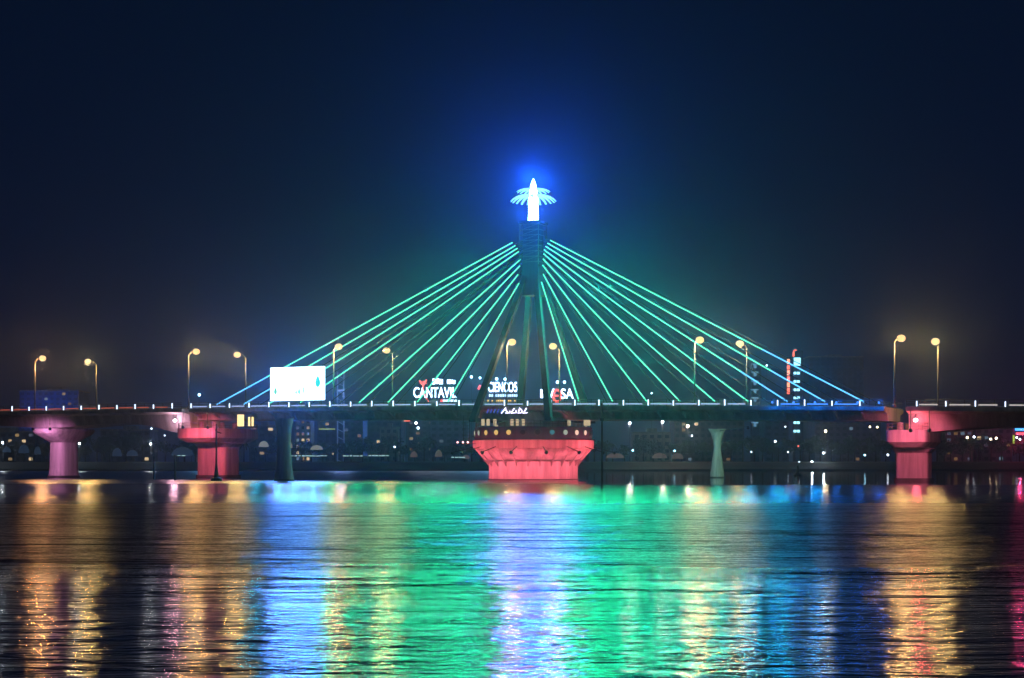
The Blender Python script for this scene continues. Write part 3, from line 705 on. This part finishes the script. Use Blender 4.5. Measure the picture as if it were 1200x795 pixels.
# left glow on the blue building
t, X0, X1, zt, k = bt[BLD[0][0]]
light('facade_light', 'SPOT', ((X0 + X1) / 2, 1128, 30), 40000, (.06, .2, 1), 1, t, ((X0 + X1) / 2, 1150, 46), 140, .9)
bm = bmesh.new(); tube(bm, ((X0 + X1) / 2, 1126.5, 29.2), ((X0 + X1) / 2, 1128, 30), .5, .8, 8); fl = obj('floodlight', bm, M['dark'], t)
bm = bmesh.new(); tube(bm, ((X0 + X1) / 2, 1126.5, 29.2), ((X0 + X1) / 2, 1150, 28), .25, n=6); obj('arm', bm, M['dark'], fl)
# --- neon tower
neon_red = glow('red_neon', (1, .16, .10), 2.2); neon_w = glow('cyan_white_neon', (.35, .85, 1), 2.4); sign_w = glow('sign_white', (.50, .72, 1), 7.0); sign_y = glow('sign_yellow', (1, .6, .12), 1.4); neon_pink = glow('sign_pink_red', (1, .12, .10), 2.4)
Y = 1080; k = Y / F
nt_ = thing('neon_tower', 'thin tower with a red cap, white light steps and an orange vertical sign', 'tower', (0, 0, 0))
def wbox(bm, x0, x1, y0, y1, Y, d=.6):
    k = Y / F; box(bm, (x0 - 600) * k, (x1 - 600) * k, Y - d, Y, CAMH + (HZ - y1) * k, CAMH + (HZ - y0) * k)
bm = bmesh.new(); wbox(bm, 929, 938.5, 412, 545, Y + 8, 8); obj('wall', bm, mat('tower_wall', (.14, .14, .2), .8, noise=.2), nt_)
bm = bmesh.new(); kk = (Y - 1) / F
lathe(bm, ((933.3 - 600) * kk, Y + 3, CAMH + (HZ - 417.5) * kk), [(1.9, 0), (1.75, 3.2), (.8, 4.6)], 12); obj('cap', bm, neon_red, nt_)
bm = bmesh.new(); wbox(bm, 930.2, 938, 419.5, 428.5, Y); obj('sign_panel', bm, neon_w, nt_)
for py in (437.5, 447.3, 457, 466.5, 495.5, 505.5):
    for dx in (0, 3.9):
        bm = bmesh.new(); wbox(bm, 930.0 + dx, 933.1 + dx, py - 1.4, py + 1.4, Y); obj('light_panel', bm, neon_w, nt_)
for i, (a_, b_) in enumerate(((421, 427), (428.5, 433), (434, 440), (441.5, 447), (448.5, 454), (455, 462))):
    bm = bmesh.new(); wbox(bm, 922.3, 925.4, a_, b_, Y - 1); obj('sign_block', bm, neon_red if i % 2 else glow('orange_neon%d' % i, (1, .35, .2), 2.0), nt_)
bm = bmesh.new(); wbox(bm, 926.0, 929, 419, 420.4, Y - .7); wbox(bm, 926.0, 929, 460, 461.4, Y - .7); wbox(bm, 921.7, 926.0, 419, 463, Y, .8); obj('bracket', bm, M['dark'], nt_)
# --- dim stepped sign tower to its left
n2 = thing('lit_stair_tower', 'slim dark tower with pale blue ladder like light bars', 'tower', (0, 0, 0))
bm = bmesh.new(); wbox(bm, 879.5, 890, 424, 545, Y + 8, 8); obj('wall', bm, mat('stair_wall', (.13, .13, .18), .8, noise=.2), n2)
m_dim = glow('dim_blue_bar', (.22, .48, .75), .55, False)
for py in (427, 436.5, 447, 457, 466.5, 476, 495.5): 
    bm = bmesh.new(); wbox(bm, 880.3, 888.8, py - .8, py + .7, Y); wbox(bm, 883.2, 886.3, py + .7, py + 4.6, Y); obj('light_bar', bm, m_dim, n2)
# --- roof signs
def sign(label, bl): return thing('roof_sign', label, 'sign', (0, 0, 0))
Y = 1118; k = Y / F
sg = sign('white roof sign reading CANTAVIL with a red dancing figure through its second letter', None)
text_mesh('CANTAVIL', 10.2, W(509.5, 466, Y), sign_w, sg, sx=.62)
bm = bmesh.new()
for (a_, b_, r_) in (((491.5, 446), (496, 452), 1.0), ((500, 445), (496, 452), 1.0), ((496, 446.5), (496, 452), .9), ((496, 452), (495.5, 459), .8), ((495.5, 459), (502, 471), .8), ((492, 449.5), (500, 449.5), .6)):
    tube(bm, W(*a_, Y - 1), W(*b_, Y - 1), r_ * k * .9, n=6)
obj('emblem', bm, neon_pink, sg)
for n_, (a_, b_, c_, d_) in enumerate(((507, 520.5, 443.5, 451), (524, 533, 444.5, 450.5))):
    bm = bmesh.new(); x = a_
    while x < b_ - 1: wbox(bm, x, x + 1.9, c_ + random.uniform(0, 1.2), d_ - random.uniform(0, 1), Y); x += 2.5
    obj('small_lettering', bm, sign_w, sg)
bm = bmesh.new(); wbox(bm, 519, 535.5, 468.4, 470.8, Y); obj('underline', bm, glow('white_line', (.6, .8, 1), 3), sg)
bm = bmesh.new(); wbox(bm, 516, 519, 468.4, 471, Y); obj('underline', bm, neon_pink, sg)
bm = bmesh.new()
for px in (486, 500, 515, 530): tube(bm, W(px, 475.5, Y + 2), W(px, 447, Y + 1), .25, n=5)
tube(bm, W(484, 462, Y + 1), W(535, 462, Y + 1), .2, n=5); tube(bm, W(506, 448, Y + .8), W(533, 448, Y + .8), .2, n=5); obj('frame', bm, M['dark'], sg)
Y = 1108; k = Y / F
sg = sign('white roof sign reading CIENCO5 above a yellow line of letters left of the mast', None)
text_mesh('CIENCO5', 9.6, W(589.0, 459.3, Y), sign_w, sg, sx=.50)
bm = bmesh.new(); x = 573
while x < 606: wbox(bm, x, x + 2.0, 462 + random.uniform(0, .5), 465.2, Y); x += (2.7 if random.random() < .75 else 5)
obj('small_lettering', bm, glow('sign_white_dim', (.5, .72, 1), 2.4), sg)
bm = bmesh.new(); x = 566
while x < 604: wbox(bm, x, x + 1.8, 468.2 + random.uniform(0, .6), 471.4, Y); x += (2.3 if random.random() < .85 else 5)
obj('small_lettering', bm, sign_y, sg)
bm = bmesh.new(); tube(bm, W(567.3, 464.5, Y), W(571.5, 454, Y), 1.3 * k, n=6); obj('emblem', bm, glow('pink_stroke', (1, .35, .6), 3.2), sg)
bm = bmesh.new(); tube(bm, W(560.5, 456.5, Y), W(562.8, 451.5, Y), 1.3 * k, n=6); obj('emblem', bm, neon_pink, sg)
bm = bmesh.new()
for px in (562, 575, 590, 604): tube(bm, W(px, 479, Y + 2), W(px, 453, Y + 1), .25, n=5)
tube(bm, W(559, 455, Y + 1), W(607, 455, Y + 1), .2, n=5); tube(bm, W(562, 467, Y + 1), W(606, 467, Y + 1), .2, n=5); obj('frame', bm, M['dark'], sg)
Y = 1112; k = Y / F
sg = sign('short white roof sign with a red ring in its middle, right of the mast legs', None)
text_mesh('V', 10.5, W(645.0, 468, Y), sign_w, sg, sx=.8); text_mesh('SA', 9.8, W(664.5, 467.2, Y), sign_w, sg, sx=.8)
bm = bmesh.new(); pc = W(652.7, 464, Y - .5)
path(bm, [pc + Vector((2.5 * math.cos(a), 0, 4.2 * math.sin(a))) for a in [2 * math.pi * i / 18 for i in range(19)]], .85, 6); tube(bm, pc + Vector((-3, 0, 0)), pc + Vector((3, 0, 0)), .7, n=6); obj('ring', bm, neon_pink, sg)
bm = bmesh.new(); wbox(bm, 633.3, 636.5, 456.5, 466.5, Y); obj('stroke', bm, sign_w, sg)
bm = bmesh.new()
for px in (635, 648, 662, 672): tube(bm, W(px, 477, Y + 2), W(px, 458, Y + 1), .25, n=5)
tube(bm, W(633, 463, Y + 1), W(673, 463, Y + 1), .2, n=5); obj('frame', bm, M['dark'], sg)
# red roof strip and blue sign beyond
sg = thing('roof_sign', 'small red strip sign seen under the deck left of the round pier', 'sign'); bm = bmesh.new(); wbox(bm, 473.3, 480.5, 491, 494, 1040); obj('panel', bm, neon_red, sg)
bm = bmesh.new(); tube(bm, W(477, 494, 1041), W(477, 530, 1041), .3, n=6); obj('pole', bm, M['dark'], sg)
sg = thing('roof_sign', 'blue and red strip sign at the right edge under the right approach span', 'sign')
bm = bmesh.new(); wbox(bm, 1189.5, 1201, 501.2, 505, 960); obj('panel', bm, glow('blue_sign', (.05, .3, 1), 3), sg)
bm = bmesh.new(); wbox(bm, 1190.5, 1200, 507, 509.8, 960); obj('panel', bm, glow('red_sign', (1, .1, .15), 2.2), sg)
light('sign_light', 'POINT', W(1195, 509, 952), 9000, (1, .05, .22), .5, sg)
bm = bmesh.new(); wbox(bm, 1186.8, 1188.7, 510, 520, 960); obj('panel', bm, glow('lime_sign', (.6, .8, .1), .8), sg)
bm = bmesh.new(); tube(bm, W(1187.8, 534, 961), W(1187.8, 500, 961), .4, n=6); tube(bm, W(1199, 534, 961), W(1199, 500, 961), .4, n=6); obj('frame', bm, M['dark'], sg)
sg = thing('roof_sign', 'tiny yellow green line of letters in the dark left of the round pier', 'sign'); bm = bmesh.new(); x = 374
while x < 392: wbox(bm, x, x + 1.6, 502.3, 503.8, 1000); x += 2.4
obj('small_lettering', bm, glow('lime_letters', (.5, .65, .12), .7, False), sg)
bm = bmesh.new(); tube(bm, W(374, 503, 1001), W(392, 503, 1001), .2, n=5); tube(bm, W(383, 503, 1001), W(383, 534, 1001), .3, n=5); obj('frame', bm, M['dark'], sg)

# lattice mast at left of the mast, blue lit column
lt = thing('lattice_mast', 'pale twin post radio mast with a cross bar right of the billboard', 'mast'); bm = bmesh.new()
for px in (395.5, 403): tube(bm, W(px, 545, 1000), W(px, 436, 1000), .45, n=6)
for py in range(440, 540, 9): tube(bm, W(395.5, py, 1000), W(403, py + 4, 1000), .22, n=5); 
tube(bm, W(395.5, 457.5, 1000), W(403, 457.5, 1000), .8, n=6); obj('frame', bm, mat('mast_paint', (.6, .65, .8), .6), lt)
light('mast_light', 'POINT', W(400, 470, 985), 9000, (.25, .4, 1), .5, lt)
bm = bmesh.new(); ball(bm, W(400, 470, 988), .6, u=8, v=6); obj('lamp', bm, M['dark'], lt)
bm = bmesh.new(); tube(bm, W(400, 470, 988), W(399.2, 470, 1000), .15, n=5); obj('arm', bm, M['dark'], lt)
lt = thing('light_column', 'blue lit square column rising from the far bank promenade', 'column'); bm = bmesh.new(); wbox(bm, 425.8, 430.5, 491, 537, 935, 2.4); obj('shaft', bm, glow('blue_column', (.05, .14, .55), .38), lt)
bm = bmesh.new(); wbox(bm, 424.8, 431.5, 534.5, 537.5, 934, 2.6); obj('base', bm, M['deck'], lt)

# trees ------------------------------------------------------------------------
leafm = [mat('foliage_a', (.045, .085, .04), .7, noise=.6), mat('foliage_b', (.06, .09, .04), .7, noise=.6)]
bark = mat('bark', (.06, .045, .035), .9, noise=1)
def tree_proto(h, r, seed, palm=False):
    rnd = random.Random(seed); tb = bmesh.new(); tube(tb, (0, 0, -.8), (0, 0, h * .5), .035 * h, .02 * h, 7)
    cb = bmesh.new(); cl = []
    if palm:
        tube(tb, (0, 0, h * .5), (.3, 0, h * .92), .02 * h, .014 * h, 7)
        for i in range(16):
            a = rnd.uniform(0, 6.28); el = rnd.uniform(-.2, .9); d = Vector((math.cos(a), math.sin(a), 0)); q = Vector((-d.y, d.x, 0)); prev = Vector((.3, 0, h * .92))
            for k in range(6):
                t = (k + 1) / 6; nx = Vector((.3, 0, h * .92)) + d * (3.6 * t) + Vector((0, 0, el * 3 * t - 3.2 * t * t)); wq = .6 * (1 - t * .7)
                vs = [cb.verts.new(prev - q * wq), cb.verts.new(prev + q * wq), cb.verts.new(nx + q * wq * .8 + Vector((0, 0, -.3))), cb.verts.new(nx - q * wq * .8 + Vector((0, 0, -.3)))]; cb.faces.new(vs); prev = nx
    else:
        for i in range(9):
            a = rnd.uniform(0, 6.28); rr = rnd.uniform(.15, .8) * r; zz = h * rnd.uniform(.45, .88)
            c = Vector((rr * math.cos(a), rr * math.sin(a), zz)); cl.append((c, r * rnd.uniform(.3, .55)))
            tube(tb, (0, 0, h * .38), c, .014 * h, .005 * h, 5)
        for c, cr_ in cl:
            for k in range(85):
                d = Vector((rnd.gauss(0, 1), rnd.gauss(0, 1), rnd.gauss(0, .8))).normalized() * cr_ * rnd.uniform(.55, 1.12); p = c + d
                n = Vector((rnd.gauss(0, 1), rnd.gauss(0, 1), rnd.gauss(0, 1))).normalized(); u = n.orthogonal().normalized() * rnd.uniform(.25, .55); v_ = n.cross(u)
                cb.faces.new([cb.verts.new(p + u), cb.verts.new(p + v_ * .7), cb.verts.new(p - u), cb.verts.new(p - v_ * .7)])
    def me(name, bm, m):
        q = bpy.data.meshes.new(name); bm.to_mesh(q); bm.free(); q.materials.append(m); return q
    return me('trunk', tb, bark), me('crown', cb, leafm[seed % 2])
protos = [tree_proto(13, 5.2, 1), tree_proto(15, 6.0, 2), tree_proto(11, 4.6, 3), tree_proto(17, 6.4, 4), tree_proto(11, 0, 5, True)]
LM = [(-60, 'the picture edge'), (75, 'the magenta pier'), (256, 'the red pier'), (330, 'the grey fender pier'), (428, 'the blue column'), (553, 'the round pier'), (705, 'the beacon pole'), (842, 'the green fender pier'), (933, 'the neon tower'), (1071, 'the right pink pier')]
ORD = 'first second third fourth fifth sixth seventh eighth ninth tenth eleventh twelfth'.split(); cnt = {}
KN = ['round crowned tree', 'broad tree', 'low bushy tree', 'tall tree', 'palm']
TL = ['dark round crowned tree in the row on the far bank', 'dark broad tree in the row on the far bank', 'low bushy dark tree in the row on the far bank', 'tall dark tree rising above the row on the far bank', 'dark palm standing among the trees on the far bank']
px = -40; i = 0
while px < 1245:
    k = random.choice((0, 1, 2, 3, 0, 2, 4)); Y = random.uniform(926, 962)
    lm = [q for q in LM if q[0] <= px][-1][1]; cnt[(lm, k)] = cnt.get((lm, k), -1) + 1
    t = thing('palm_tree' if k == 4 else 'tree', ORD[cnt[(lm, k)]] + ' dark ' + KN[k] + ' on far bank right of ' + lm, 'tree', ((px - 600) / F * Y, Y, 5.2), random.uniform(0, 6.28), ('palms' if k == 4 else ['round trees', 'broad trees', 'bushy trees', 'tall trees'][k]) + ' on the far bank')
    sc = random.uniform(.85, 1.2); t.scale = (sc, sc, sc)
    for nm, me in zip(('trunk', 'crown'), protos[k]):
        o = bpy.data.objects.new(nm, me); COL.objects.link(o); o.parent = t
    px += random.uniform(7, 15); i += 1
# distant wood behind
# promenade lamps -------------------------------------------------------------
def bank_lamp(label, px, py, m, r=.55, e=0, col=(1, 1, 1), Y=918, arm=0):
    p = W(px, py, Y); t = thing('promenade_lamp', label, 'lamp', (0, 0, 0), group='lamps along the far bank')
    bm = bmesh.new(); tube(bm, (p.x + arm, Y, 4.6), (p.x + arm, Y, p.z - r * .7), .14, .09, 6)
    if arm: tube(bm, (p.x + arm, Y, p.z - r * .7), (p.x, Y, p.z), .08, n=5)
    obj('pole', bm, M['steel'], t)
    bm = bmesh.new(); ball(bm, p, r, u=8, v=6); obj('lamp_shade', bm, m, t, True)
    if e: light('lamp_light', 'POINT', p + Vector((0, -r - .3, 0)), e, col, .4, t)
mw = glow('far_white_lamp', (.75, .85, 1), 14); mg = glow('far_warm_lamp', (1, .78, .5), 18); mb = glow('far_cyan_lamp', (.35, .75, 1), 9); ms = glow('far_small_lamp', (.65, .8, 1), 5, False)
E1 = 6000
for a in [('tall white promenade lamp just right of the beacon pole', 738, 496, mw, .75, E1, (1, .92, .8)), ('tall white promenade lamp right of the round pier, second of three', 776.5, 494.5, mw, .75, E1, (1, .85, .7)),
          ('warm tall promenade lamp left of the green fender pier', 806, 499.5, mg, .85, E1 * 1.3, (1, .72, .45)), ('warm promenade lamp between the neon tower and the right pier', 967.5, 505.5, mg, .7, E1 * .6, (1, .75, .4)),
          ('cold white promenade lamp at the left edge of the far bank', 3, 519, mw, .6, E1 * .4, (.8, .9, 1)), ('cold white promenade lamp beside the magenta pier', 93, 520, mw, .6, E1 * .4, (.8, .95, 1)),
          ('cold white promenade lamp between the magenta and the red pier', 176.5, 520.5, mw, .6, E1 * .3, (.9, .95, 1)), ('small cold lamp below the left approach span haunch', 177.5, 502.5, ms, .5), ('faint lamp right of the one below the left haunch', 193, 510.5, ms, .4),
          ('small blue lamp on the bank right of the round pier', 741.5, 528, mb, .5), ('small blue lamp on the bank below the warm tall lamp', 790.5, 528.5, mb, .5), ('small white lamp right of the warm tall lamp', 811, 511, mw, .4),
          ('cold lamp low on the bank right of the neon tower', 951.5, 541.5, mw, .6, E1 * .25, (.8, .9, 1)), ('small low lamp just left of the cold lamp by the neon tower', 936.5, 541.8, ms, .5), ('cold white lamp below the warm lamp right of the neon tower', 965, 531, mw, .55, E1 * .3, (.8, 1, 1)),
          ('cyan white lamp on the dark bank left of the right pier, the left one', 1013.5, 533.5, mb, .55), ('cyan white lamp on the dark bank touching the right pier', 1040.5, 533.3, mw, .5),
          ('white lamp of a bright pair below the right approach span, left one', 1133.5, 513, mg, .6), ('white lamp of a bright pair below the right approach span, right one', 1141.5, 512.3, mw, .6),
          ('white lamp of the pair before the columned block, left one', 1161, 514.8, mg, .55), ('white lamp of the pair before the columned block, right one', 1167.5, 513.7, mg, .6),
          ('white lamp left of the pair by the blue and red strip sign', 1191.5, 513, mw, .5), ('white lamp right of the pair by the blue and red strip sign', 1195.3, 515, mw, .55),
          ('pinkish lamp left of the right pier capital, first of four', 1019.5, 500.5, mg, .45), ('pinkish lamp left of the right pier capital, second of four', 1028, 500.8, mg, .45),
          ('small green white lamp among trees left of the round pier', 462.5, 524, ms, .6), ('two storey high white lamp left of the round pier, upper', 487.5, 496, mw, .7), ('white globe lamp below the upper white lamp left of the round pier', 490, 501.8, ms, .8),
          ('lone lamp on the dark wall below the lit stair tower', 880.5, 529.8, ms, .45), ('pale lamp left of the foot of the neon tower', 908.5, 517.5, ms, .7), ('lamp at the dark roof left of the neon tower foot', 920.3, 500.3, ms, .45), ('small lamp halfway down left of the neon tower', 923.5, 530, ms, .45),
          ('tiny red lamp at the foot of the neon tower', 935.5, 523, neon_red, .5)]:
    bank_lamp(*a)
# high floodlight poles on the skyline
for a in [('cyan star like lamp on a pole left of the billboard', 233.5, 463, .9), ('cyan floodlight left of the white sign with yellow line, outer', 552.5, 442, .9), ('cyan floodlight left of the white sign with yellow line, inner', 562.5, 443, .75),
          ('cyan floodlight above the white sign with yellow line, left', 582, 444.3, .95), ('cyan floodlight above the white sign with yellow line, right', 592, 444.5, .95), ('cyan floodlight above the red ringed sign, left', 653.3, 448, 1.0),
          ('cyan floodlight above the red ringed sign, right', 661.5, 448, .95), ('small pale lamp on the skyline right of the mast', 763.5, 461, .5), ('small cyan lamp left of the red neon tower behind the cables', 898.5, 428.5, .6)]:
    bank_lamp(a[0], a[1], a[2], M['white'], a[3], 7000 if a[3] > .7 else 0, (.15, .5, 1), Y=1095)
# lit tents and shop fronts on the promenade
tm = {'w': glow('tent_white', (.62, .66, .6), .30), 'b': glow('tent_blue', (.15, .3, .6), .08), 'p': glow('tent_pink', (.6, .42, .38), .13), 'c': glow('strip_cyan', (.45, .75, .8), .8)}
def tent(label, px, py, w_, h_, c, Y=922):
    k = Y / F; X = (px - 600) * k; z = CAMH + (HZ - py) * k; t = thing('canopy', label, 'canopy', group='lit canopies on the far bank promenade')
    bm = bmesh.new(); hw, d = w_ / 2 * k, 3.0; n = 8; R_ = []
    for f, q in ((1, 0), (.9, .4), (.62, .8), (.1, 1)): R_.append([(X + hw * f * math.cos(2 * math.pi * i / n), Y + d * f * math.sin(2 * math.pi * i / n), z + h_ * k * (q - .5)) for i in range(n)])
    rings(bm, R_); obj('roof', bm, tm[c], t)
    bm = bmesh.new()
    for sx in (-.8, .8): tube(bm, (X + hw * sx, Y, 4.6), (X + hw * sx, Y, z - h_ * k * .5), .1, n=5)
    obj('pole', bm, M['dark'], t)
for a in [('grey white pointed tent canopy left of the grey fender pier', 309, 520.5, 12, 7, 'w'), ('grey white tent canopy half behind the grey fender pier', 338, 521, 10, 8, 'w'), ('bright domed canopy between the fender pier and the blue column', 371, 524.5, 15, 5.5, 'w'),
          ('bluish canopy at the left end of the promenade', 8, 527, 10, 6, 'b'), ('bluish arched canopy left of the magenta pier', 28, 526, 13, 10, 'b'), ('bluish canopy touching the magenta pier', 44, 528, 8, 9, 'b'),
          ('pale arched canopy left of the round pier', 485, 532.5, 9, 7, 'p'), ('pale domed canopy nearer the round pier', 514, 531.5, 9, 8, 'p'), ('small pale canopy touching the round pier', 546, 535.5, 9, 5, 'p'),
          ('pinkish lit stall row right of the beacon pole', 721, 534, 22, 6, 'p'), ('pinkish lit stall left of the three tall lamps', 773, 534, 18, 6, 'p'), ('pinkish lit stall below the warm tall lamp', 794, 534.5, 14, 7, 'p'),
          ('lilac lit canopy between the two left piers, left', 137, 530, 12, 10, 'b'), ('lilac lit canopy between the two left piers, right', 155, 531, 14, 7, 'b'), ('grey blue canopy left of the red pier', 214, 529, 26, 10, 'b')]: tent(*a)
def strip(label, x0, x1, py, m='c', Y=915):
    t = thing('light_strip', label, 'strip light'); bm = bmesh.new(); n = max(2, int((x1 - x0) / 4)); 
    for i in range(n):
        a = x0 + (x1 - x0) * i / n; wbox(bm, a, a + (x1 - x0) / n * random.uniform(.55, .98), py - random.uniform(.4, .9), py + random.uniform(.3, .7), Y, .3)
    obj('lamp', bm, tm[m], t); bm = bmesh.new(); wbox(bm, x0, x1, py + .9, py + 1.5, Y, .3)
    for q in (x0 + 1, x1 - 1): wbox(bm, q - .3, q + .3, py + 1.2, 543, Y + .4, .3)
    obj('rail', bm, M['dark'], t)
for a in [('long cyan white strip of lights on the promenade right of the grey fender pier', 341, 384, 534.5), ('cyan white strip of lights by the blue column', 402, 426, 534.5), ('short strip of lights right of the blue column', 432, 456, 534.3), ('small white strip of lights left of the red pier', 208, 218, 534.2), ('small strip of lights nearest the round pier', 529, 546, 536.3)]: strip(*a)
